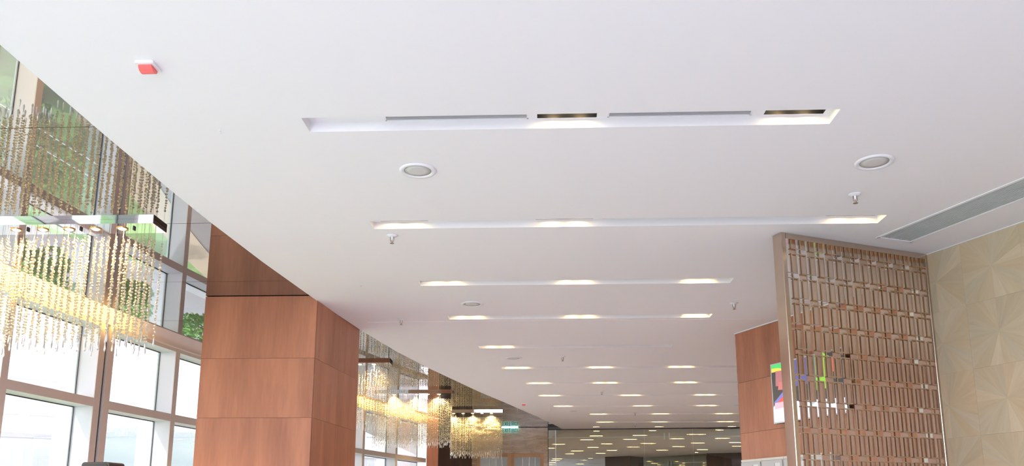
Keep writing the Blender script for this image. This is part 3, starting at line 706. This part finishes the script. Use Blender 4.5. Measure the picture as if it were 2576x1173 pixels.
patch('orange', [(.80, .70), (.92, .62), (.96, .84), (.86, .92)], (.55, .10, .06), 7)
patch('white', [(.40, .80), (.48, .82), (.46, .92), (.38, .90)], (.55, .60, .9), 8)

# ================================================================== lockers along the walnut wall
for i in range(4):
    x0 = 0.112 + 0.366 * i; lk = empty('locker', (PO.x + PV.x * x0, PO.y + PV.y * x0, 0), PA); wd = 0.362
    tag(lk, ['leftmost pale grey locker against the walnut wall', 'second pale grey locker from the left, next to the screen post', 'third pale grey locker, seen through the lattice', 'rightmost pale grey locker behind the lattice'][i], 'locker', 'lockers below the television')
    MB().bbox(0.002, wd, -0.10, -0.001, 0.0, 2.16, 0.004).build('body', M['locker'], lk)
    MB().bbox(0.0, wd + 0.002, -0.104, -0.001, 2.1605, 2.185, 0.003).build('top_cap', M['lockertop'], lk)
    d = MB().bbox(0.012, wd - 0.010, -0.116, -0.1005, 0.08, 2.150, 0.003).build('locker_door', M['locker'], lk)
    MB().box(wd - 0.128, wd - 0.040, -0.119, -0.1165, 2.04, 2.122).build('number_plate', M['white'], d)
    MB().box(wd - 0.132, wd - 0.129, -0.120, -0.1165, 2.04, 2.122).build('plate_holder', M['gap'], d)
    MB().tube((wd - 0.06, -0.13, 1.05), (wd - 0.06, -0.13, 1.2), 0.007).tube((wd - 0.06, -0.13, 1.06), (wd - 0.06, -0.1165, 1.06), 0.005).tube((wd - 0.06, -0.13, 1.19), (wd - 0.06, -0.1165, 1.19), 0.005).build('handle', M['alu'], d)

# ================================================================== chandeliers
def bead(b, c, r, sq=0.85):
    vs = []; fs = []
    rings = ((0.62, 0.75), (1.0, 0.0), (0.62, -0.75)); n_ = 6
    vs.append((c[0], c[1], c[2] + r * sq))
    for (rr, zz) in rings: vs += [(c[0] + r * rr * math.cos(2 * math.pi * i / n_), c[1] + r * rr * math.sin(2 * math.pi * i / n_), c[2] + r * sq * zz) for i in range(n_)]
    vs.append((c[0], c[1], c[2] - r * sq)); e = len(vs) - 1
    for i in range(n_):
        j = (i + 1) % n_
        fs += [(0, 1 + i, 1 + j), (1 + i, 7 + i, 7 + j, 1 + j), (7 + i, 13 + i, 13 + j, 7 + j), (13 + i, e, 13 + j)]
    b.add(vs, fs)
rb = random.Random(11)
def strand_mesh(L, seed, with_drop):
    sz = 1.0 if with_drop else 1.12
    q = random.Random(seed); b = MB(); z = -0.10
    b.tube((0, 0, 0), (0, 0, -L), 0.0008, 4)
    while z > -L + 0.02:
        r = q.choice([0.0075, 0.0085, 0.0095]) * sz
        bead(b, (q.uniform(-.004, .004), q.uniform(-.004, .004), z), r)
        if q.random() < (0.12 if with_drop else 0.30): bead(b, (q.choice((-1, 1)) * 0.011, q.uniform(-.008, .008), z - 0.006), 0.007)
        z -= r * 1.7 + (q.uniform(0.010, 0.020) if with_drop else q.uniform(0.003, 0.010))
    if with_drop: drop(b, -L, 0.62)
    return b.mesh('bead_strand', M['crystal'], True)
def drop(b, z, k=0.85):
    b.lathe([(0.0008, 0.012), (0.004 * k, 0.0), (0.008 * k, -0.030), (0.0095 * k, -0.044), (0.006 * k, -0.054), (0.001, -0.058)], 6, (0, 0, z))
ST_N = [(strand_mesh(L, s, False), L) for s, L in enumerate((0.84, 0.87, 0.90, 0.85, 0.92, 0.88))]
ST_F = [(strand_mesh(L, s + 20, True), L) for s, L in enumerate((0.83, 0.88, 0.92, 0.86))]
db = MB(); drop(db, 0); DROP = db.mesh('crystal_drop', M['cleardrop'])
def chandelier(xr, length, y0, near, label, rows, pitch, lamp0, power):
    root = empty('bead_chandelier', (xr, y0, MZ)); tag(root, label, 'chandelier', 'crystal bead chandeliers under the mirror ceiling')
    W_ = 0.225; T_ = 0.034
    MB().bbox(-length, 0, 0, W_, -T_, -0.0005, 0.003).build('tray', M['chrome'], root)
    MB().box(0.0005, 0.004, 0.004, W_ - 0.004, -T_ + 0.002, -0.002).build('end_cap', M['darkwood'], root)
    n_ = int((length - lamp0) / 0.206) + 1
    for i in range(n_):
        x = -lamp0 - 0.206 * i
        l = MB().lathe([(0.040, 0.0), (0.044, -0.006), (0.030, -0.003)], 18, (x, W_ * 0.5, -T_), cap=False).build('lamp_ring', M['gold'], root, smooth=True)
        MB().lathe([(0.004, -0.010), (0.022, -0.008), (0.030, -0.001)], 18, (x, W_ * 0.5, -T_), cap=True).build('bulb', M['trayglow'], l, smooth=True)
        if i % (1 if near else 2) == 0: spot(root, (x, W_ * 0.5, -T_ - 0.014), power, 118, (1, 0.66, 0.29), 0.7, 0.025)
        if near and i % 2 == 0: MB().box(x + 0.09, x + 0.10, W_ * 0.42, W_ * 0.55, -T_ - 0.016, -T_).build('wire_clip', M['black'], root)
    ncol = int(length / pitch)
    for r_ in range(rows):
        for i in range(ncol):
            x = -0.02 - pitch * (i + (0.5 * (r_ % 2) if not near else 0.0)) + rb.uniform(-.008, .008)
            if x < -length + 0.01: continue
            y = 0.025 + (W_ - 0.05) * r_ / (rows - 1) + rb.uniform(-.006, .006)
            me, L = rb.choice(ST_N if near else ST_F)
            s_ = put('bead_strand', me, root, (x, y, -T_), (0, 0, rb.uniform(0, 6.28)))
            if near: put('crystal_drop', DROP, s_, (0, 0, -L))
chandelier(-2.89, 1.75, 5.84, True, 'nearest bead chandelier hanging from a chrome tray in front of the windows', 3, 0.052, 0.29, 130.0)
chandelier(-2.18, 1.5, 11.80, False, 'bead chandelier half hidden behind the wood column', 3, 0.042, 0.25, 150.0)
chandelier(-1.61, 1.45, 14.98, False, 'middle bead chandelier beyond the wood column', 4, 0.040, 0.25, 150.0)
chandelier(-0.83, 1.15, 18.00, False, 'farthest bead chandelier in front of the marble wall', 4, 0.038, 0.25, 160.0)
# bead strands standing in for a chandelier reflected in the glass
bc = empty('reflection_beads', (2.05, 32.4, 3.44)); tag(bc, 'short row of bead strands standing in for a chandelier reflection beside the dark block', 'bead curtain')
MB().box(-0.26, 0.26, -0.02, 0.02, 0, 0.02).build('rail', M['chrome'], bc)
for i in range(12): put('bead_strand', ST_F[i % 4][0], bc, (-0.24 + 0.043 * i, 0, 0))

# ================================================================== exit sign
ex = empty('exit_sign', (-0.81, MY - 0.05, 3.61)); tag(ex, 'green illuminated EXIT sign with Chinese characters below the mirror ceiling', 'exit sign')
MB().bbox(-0.21, 0.21, -0.006, 0.006, 0, 0.125, 0.003).build('sign_panel', M['signface'], ex)
MB().box(-0.215, 0.215, -0.02, 0.02, 0.125, 0.1448).build('lamp_tube', M['cyan'], ex)
def glyph(name, bars):
    b = MB()
    for (xa, za, xb, zb, t) in bars:
        a, c = Vector((xa, 0, za)), Vector((xb, 0, zb)); d = (c - a).normalized(); n_ = Vector((-d.z, 0, d.x)) * t / 2
        p = [a + n_, a - n_, c - n_, c + n_]
        b.add([(v.x, -0.009, v.z) for v in p] + [(v.x, -0.006, v.z) for v in p], [(0, 1, 2, 3), (7, 6, 5, 4), (0, 4, 5, 1), (1, 5, 6, 2), (2, 6, 7, 3), (3, 7, 4, 0)])
    return b.build('letter', M['signtext'], ex)
t = 0.012; zb0, zt0 = 0.012, 0.112
glyph('E', [(-.195, zb0, -.195, zt0, t), (-.195, zt0 - .006, -.145, zt0 - .006, t), (-.195, .062, -.150, .062, t), (-.195, zb0 + .006, -.145, zb0 + .006, t)])
glyph('X', [(-.125, zb0, -.075, zt0, t), (-.125, zt0, -.075, zb0, t)])
glyph('I', [(-.050, zb0, -.050, zt0, t)])
glyph('T', [(-.03, zt0 - .006, .025, zt0 - .006, t), (-.002, zb0, -.002, zt0, t)])
glyph('chu', [(.083, zb0, .083, zt0, .010), (.055, .065, .055, .100, .009), (.055, .065, .111, .065, .009), (.111, .065, .111, .100, .009), (.048, zb0 + .004, .048, .052, .009), (.048, zb0 + .004, .118, zb0 + .004, .009), (.118, zb0 + .004, .118, .052, .009)])
glyph('kou', [(.140, zb0 + .004, .140, zt0 - .008, .011), (.140, zt0 - .012, .195, zt0 - .012, .011), (.195, zb0 + .004, .195, zt0 - .008, .011), (.140, zb0 + .010, .195, zb0 + .010, .011)])

# ================================================================== ceiling speakers, sprinklers, alarms, hooks
def speaker(x, y, label):
    o = empty('ceiling_speaker', (x, y, H)); tag(o, label, 'ceiling speaker', 'round ceiling speakers')
    MB().lathe([(0.085, -0.003), (0.088, -0.008), (0.100, -0.011), (0.112, -0.009), (0.116, -0.001)], 40, cap=False).build('rim', M['white'], o, smooth=True)
    MB().lathe([(0.001, -0.0075), (0.05, -0.007), (0.083, -0.005), (0.069, -0.001)], 40, cap=False).build('mesh_disc', M['grille'], o, smooth=True)
for x, y, l in ((-0.76, 4.88, 'round white ceiling speaker between the first and second light slots, left'), (2.045, 4.85, 'round white ceiling speaker near the right side, above the sprinkler'),
                (-0.70, 8.30, 'round ceiling speaker between the third and fourth light slots'), (-0.37, 11.38, 'flat grey-looking ceiling speaker between the fifth and sixth slots'), (0.68, 17.56, 'farthest ceiling speaker near the ninth light slot')):
    speaker(x, y, l)
def sprinkler(x, y, label):
    o = empty('sprinkler_head', (x, y, H)); tag(o, label, 'sprinkler', 'fire sprinklers in the ceiling')
    MB().lathe([(0.014, -0.014), (0.030, -0.013), (0.034, -0.006), (0.040, -0.006), (0.044, -0.001)], 24, cap=True).build('escutcheon', M['white'], o, smooth=True)
    MB().lathe([(0.004, -0.040), (0.009, -0.024), (0.011, -0.014)], 12).build('orifice', M['alu'], o)
    b = MB()
    for sx in (-1, 1): b.tube((sx * 0.012, 0, -0.014), (sx * 0.0145, 0, -0.040), 0.0028, 6).tube((sx * 0.0145, 0, -0.040), (sx * 0.004, 0, -0.060), 0.0028, 6)
    b.lathe([(0.005, -0.062), (0.006, -0.054)], 8); b.build('frame_arms', M['brass'], o)
    MB().tube((0, 0, -0.036), (0, 0, -0.056), 0.0022, 8).build('glass_bulb', M['redbulb'], o)
    d = MB().lathe([(0.001, -0.064), (0.016, -0.0665), (0.017, -0.0650), (0.004, -0.0615)], 16); d.build('deflector', M['brass'], o)
for x, y, l in ((2.12, 5.38, 'sprinkler head below the right-hand ceiling speaker'), (-1.14, 6.12, 'sprinkler head under the left end of the second light slot'), (-1.54, 8.96, 'sprinkler head near the wood column and fourth slot'),
                (1.98, 8.36, 'sprinkler head left of the lattice screen past the third slot'), (0.30, 11.28, 'sprinkler head between the fifth and sixth light slots'), (1.07, 14.64, 'sprinkler head between the seventh and eighth light slots'),
                (2.01, 17.89, 'sprinkler head just before the tenth light slot'), (2.27, 20.27, 'farthest sprinkler head close to the glass wall')):
    sprinkler(x, y, l)
def alarm(x, y, label):
    o = empty('alarm_beacon', (x, y, H)); tag(o, label, 'alarm light', 'red alarm beacons')
    MB().bbox(-0.045, 0.045, -0.05, 0.05, -0.014, -0.0005, 0.006).build('base_plate', M['white'], o)
    b = MB(); prof = []
    for i in range(9):
        a = math.pi * i / 8; prof.append((0.034 * math.cos(a), -0.014 - 0.026 * math.sin(a)))
    n_ = len(prof); y_a, y_b = -0.034, 0.034
    xs = 0.032
    b.add([(-xs, p, z) for p, z in prof] + [(xs, p, z) for p, z in prof], [tuple(range(n_)), tuple(range(2 * n_ - 1, n_ - 1, -1))] + [(i, n_ + i, n_ + i + 1, i + 1) for i in range(n_ - 1)])
    b.build('red_lens', M['red'], o)
alarm(-1.87, 3.59, 'red alarm beacon on white base, nearest, on the upper left ceiling'); alarm(-0.34, 16.34, 'tiny far red alarm beacon near the mirror ceiling edge')
for x, y, L, l in ((-1.79, 4.29, 0.012, 'tiny hook in the ceiling right of the mirror edge'), (-1.69, 7.54, 0.012, 'tiny hook in the ceiling near the wood column'), (-0.479, 16.97, 0.07, 'thin white rod hanging from the far ceiling, left one'), (0.17, 17.0, 0.07, 'thin white rod hanging from the far ceiling, right one')):
    o = empty('ceiling_hook', (x, y, H)); tag(o, l, 'hook')
    MB().lathe([(0.007, -0.003), (0.007, 0.0)], 10).build('rose', M['white'], o); MB().tube((0, 0, -0.003), (0, 0.003, -L), 0.0025, 6).tube((0, 0.003, -L), (0.008, 0.003, -L - 0.004), 0.0025, 6).build('rod', M['alu'] if L < 0.05 else M['white'], o)

# ================================================================== black loudspeaker on a stand by the windows
sp = empty('loudspeaker', (-3.41, 6.45, 0), R(-6)); tag(sp, 'black round-cornered loudspeaker on a stand before the window mullion', 'loudspeaker')
r_ = 0.025; wv = 0.115; poly = []
for cx_, cz_, a0 in ((wv - r_, 1.98 - r_, 0), (-wv + r_, 1.98 - r_, 90), (-wv + r_, 1.55 + r_, 180), (wv - r_, 1.55 + r_, 270)):
    for i in range(5): a = R(a0 + 22.5 * i); poly.append((cx_ + r_ * math.cos(a), cz_ + r_ * math.sin(a)))
n_ = len(poly)
MB().add([(x, -0.10, z) for x, z in poly] + [(x, 0.10, z) for x, z in poly], [tuple(range(n_)), tuple(range(2 * n_ - 1, n_ - 1, -1))] + [((i + 1) % n_, i, n_ + i, n_ + (i + 1) % n_) for i in range(n_)]).build('cabinet', M['blackplastic'], sp)
MB().add([(x * 0.9, -0.106, 1.765 + (z - 1.765) * 0.93) for x, z in poly] + [(x * 0.9, -0.1005, 1.765 + (z - 1.765) * 0.93) for x, z in poly], [tuple(range(n_)), tuple(range(2 * n_ - 1, n_ - 1, -1))] + [((i + 1) % n_, i, n_ + i, n_ + (i + 1) % n_) for i in range(n_)]).build('front_grille', M['black'], sp)
MB().tube((0, 0, 0.45), (0, 0, 1.56), 0.018, 12).build('pole', M['black'], sp)
for k in range(3):
    a = R(120 * k + 30); MB().tube((0, 0, 0.75), (0.42 * math.cos(a), 0.42 * math.sin(a), 0.012), 0.011, 8).build('leg', M['black'], sp)

# ================================================================== outside
GZ = -0.05
struct(MB().box(-400, -5.45, -200, 500, GZ - 0.5, GZ).build('ground', M['plaza']), 'pale concrete plaza outside the windows', 'ground')
def strip(name, o0, o1, z0, z1, m, label, cat, ya=-6, yb=34):
    n_ = 40; pts = []; f_ = []
    for i in range(n_ + 1):
        y = ya + (yb - ya) * i / n_; yy = max(y, 3.6)
        p0 = Vector((wall_x(yy), y)); 
        pts += [(p0.x - o0, y, z0), (p0.x - o0, y, z1), (p0.x - o1, y, z1), (p0.x - o1, y, z0)]
    for i in range(n_):
        o = 4 * i; f_ += [(o, o + 4, o + 5, o + 1), (o + 1, o + 5, o + 6, o + 2), (o + 2, o + 6, o + 7, o + 3)]
    return struct(MB().add(pts, f_).build(name, m), label, cat)
strip('lawn', 0.3, 7.0, GZ - 0.2, GZ + 0.02, M['grass'], 'green lawn along the outside of the windows', 'lawn')
def bend(name, oa, ob, z1, m, label, cat, ya=10.0, yb=34.0):
    n_ = 30; pts = []; f_ = []
    for i in range(n_ + 1):
        y = ya + (yb - ya) * i / n_; k = 0.42 * (y - 15.0)
        xa, xb = wall_x(y) - max(0.3, oa + (k if oa > 0.5 else 0)), wall_x(y) - max(0.31, ob + k)
        pts += [(xa, y, GZ - 0.2), (xa, y, z1), (xb, y, z1), (xb, y, GZ - 0.2)]
    for i in range(n_):
        o = 4 * i; f_ += [(o, o + 4, o + 5, o + 1), (o + 1, o + 5, o + 6, o + 2), (o + 2, o + 6, o + 7, o + 3)]
    return struct(MB().add(pts, f_).build(name, m), label, cat)
bend('pavement', 0.3, 3.3, GZ + 0.04, M['paving'], 'grey paving along the foot of the far windows outside', 'pavement')
bend('kerb_strip', 3.3, 3.95, GZ + 0.06, M['kerb'], 'cream stone kerb curving away from the windows outside', 'kerb')
# railing
rl = empty('railing', (-6.4, 0, GZ)); tag(rl, 'thin white two-bar railing on the lawn outside', 'railing')
for z in (1.02, 1.26):
    b = MB(); prev = None
    for i in range(16):
        y = -2 + 0.9 * i; p = (wall_x(max(y, 3.6)) - 1.8 + 6.4, y, z)
        if prev: b.tube(prev, p, 0.012, 6)
        prev = p
    b.build('rail', M['white'], rl)
for i in range(0, 16, 3):
    y = -2 + 0.9 * i; MB().tube((wall_x(max(y, 3.6)) - 1.8 + 6.4, y, 0), (wall_x(max(y, 3.6)) - 1.8 + 6.4, y, 1.26), 0.02, 6).build('post', M['white'], rl)
# trees and shrubs
def leafcloud(nl, rx, rz, seed, size):
    q = random.Random(seed); b = MB()
    lumps = [(q.uniform(-.6, .6) * rx, q.uniform(-.6, .6) * rx, q.uniform(-.6, .6) * rz, q.uniform(.35, .6)) for _ in range(9)]
    for _ in range(nl):
        lx, ly, lz, lr = q.choice(lumps)
        while True:
            v = Vector((q.uniform(-1, 1), q.uniform(-1, 1), q.uniform(-1, 1)))
            if v.length < 1: break
        v = v.normalized() * (v.length ** 0.5)
        c = Vector((lx + v.x * lr * rx, ly + v.y * lr * rx, lz + v.z * lr * rz))
        a = Vector((q.gauss(0, 1), q.gauss(0, 1), q.gauss(0, 1))).normalized(); t_ = a.orthogonal().normalized(); u_ = a.cross(t_)
        s_ = size * q.uniform(.6, 1.2); t_ *= s_; u_ *= s_ * 0.55
        b.add([c - t_, c + u_ * 0.9, c + t_, c - u_ * 0.9], [(0, 1, 2, 3)])
    return b.mesh('foliage', M['leaf'])
CROWN = [leafcloud(2600, 1.0, 0.9, 41 + i, 0.085) for i in range(3)]
SHRUB = [leafcloud(1700, 0.45, 0.55, 61 + i, 0.045) for i in range(3)]
trunk_me = MB().lathe([(0.13, 0.0), (0.10, 0.3), (0.085, 1.2), (0.07, 2.0), (0.03, 2.6)], 10).mesh('trunk', M['bark'])
q = random.Random(5)
TP = [(-10.4, 9.0, 'nearest of the row behind the shrubs'), (-10.2, 11.8, 'second of the row behind the shrubs'), (-9.9, 14.8, 'third, standing just past the cream kerb'), (-9.4, 17.8, 'fourth, past the cream kerb'), (-8.7, 21.2, 'farthest along the cream kerb')]
for i, (x, y, l) in enumerate(TP):
    o = empty('young_tree', (x, y, GZ)); tag(o, 'small green tree outside the windows, ' + l, 'tree', 'small trees on the lawn'); o.rotation_euler[2] = q.uniform(0, 6)
    s_ = q.uniform(0.75, 0.95); o.scale = (s_, s_, s_ * 0.8)
    put('trunk', trunk_me, o); put('foliage', CROWN[i % 3], o, (0, 0, 2.0))
SH = [(2.65, 7.6), (2.7, 8.7), (2.6, 9.8), (2.7, 10.9), (2.65, 12.0), (3.75, 8.2), (3.8, 9.3), (3.7, 10.4), (3.8, 11.5), (3.75, 12.5)]
for i, (of, y) in enumerate(SH):
    o = empty('shrub', (wall_x(y) - of, y, GZ)); rz = q.uniform(0, 6); o.rotation_euler[2] = rz
    tag(o, '%s leafy shrub of the %s row outside the near windows' % (NTH[i % 5], 'front' if i < 5 else 'back'), 'shrub', 'shrubs behind the white railing')
    put('foliage', SHRUB[i % 3], o, (0, 0, 0.55)); MB().tube((0, 0, 0), (0.03, 0.02, 0.6), 0.02, 6).build('stem', M['bark'], o)
# hillside
b = MB(); nx = 90; q = random.Random(9); vs = []; top = []
for i in range(nx + 1):
    t_ = i / nx; ang = R(2 + 75 * t_); d_ = 130
    x, y = -d_ * math.sin(ang), d_ * math.cos(ang)
    hgt = 14.4 + 2.2 * math.sin(t_ * 9 + 1.2) + 1.2 * math.sin(t_ * 23) + q.uniform(-.5, .7)
    for j, (k, hh) in enumerate(((0.55, 0), (0.72, .28), (0.86, .66), (1.0, 1.0), (1.25, .8))):
        vs.append((x * k, y * k, GZ + hgt * hh + (q.uniform(-.5, .5) if 0 < j else 0)))
b.add(vs, [(5 * i + j, 5 * i + j + 1, 5 * (i + 1) + j + 1, 5 * (i + 1) + j) for i in range(nx) for j in range(4)])
struct(b.build('hillside', M['hill'], smooth=True), 'pale wooded hillside far beyond the windows', 'hill')
def building(x, y, rz, wx, dy, h, label, floors, bays):
    o = empty('building', (x, y, GZ), rz); tag(o, label, 'building')
    MB().box(-wx / 2, wx / 2, -dy / 2, dy / 2, 0, h).build('building_body', M['facade'], o)
    MB().box(-wx / 2 - .15, wx / 2 + .15, -dy / 2 - .15, dy / 2 + .15, h, h + 0.3).build('parapet', M['facade'], o)
    fh = h / floors; win = MB().box(-0.38 * wx / bays, 0.38 * wx / bays, -0.08, 0, 0, fh * 0.45).mesh('window', M['facadeglass'])
    for f in range(floors):
        MB().box(-wx / 2, wx / 2, -dy / 2 - 0.12, -dy / 2, fh * f + fh * 0.86, fh * f + fh * 0.95).build('string_course', M['lilac'], o)
        for i in range(bays): put('window', win, o, (-wx / 2 + wx * (i + .5) / bays, -dy / 2 - 0.001, fh * f + fh * 0.3))
building(-46, 62, R(36), 16, 10, 11.5, 'pale block seen through the left windows above the trees', 3, 6)
building(-6.5, 44, R(10), 13, 8, 9.0, 'pale building seen through the windows beyond the wood column', 4, 7)
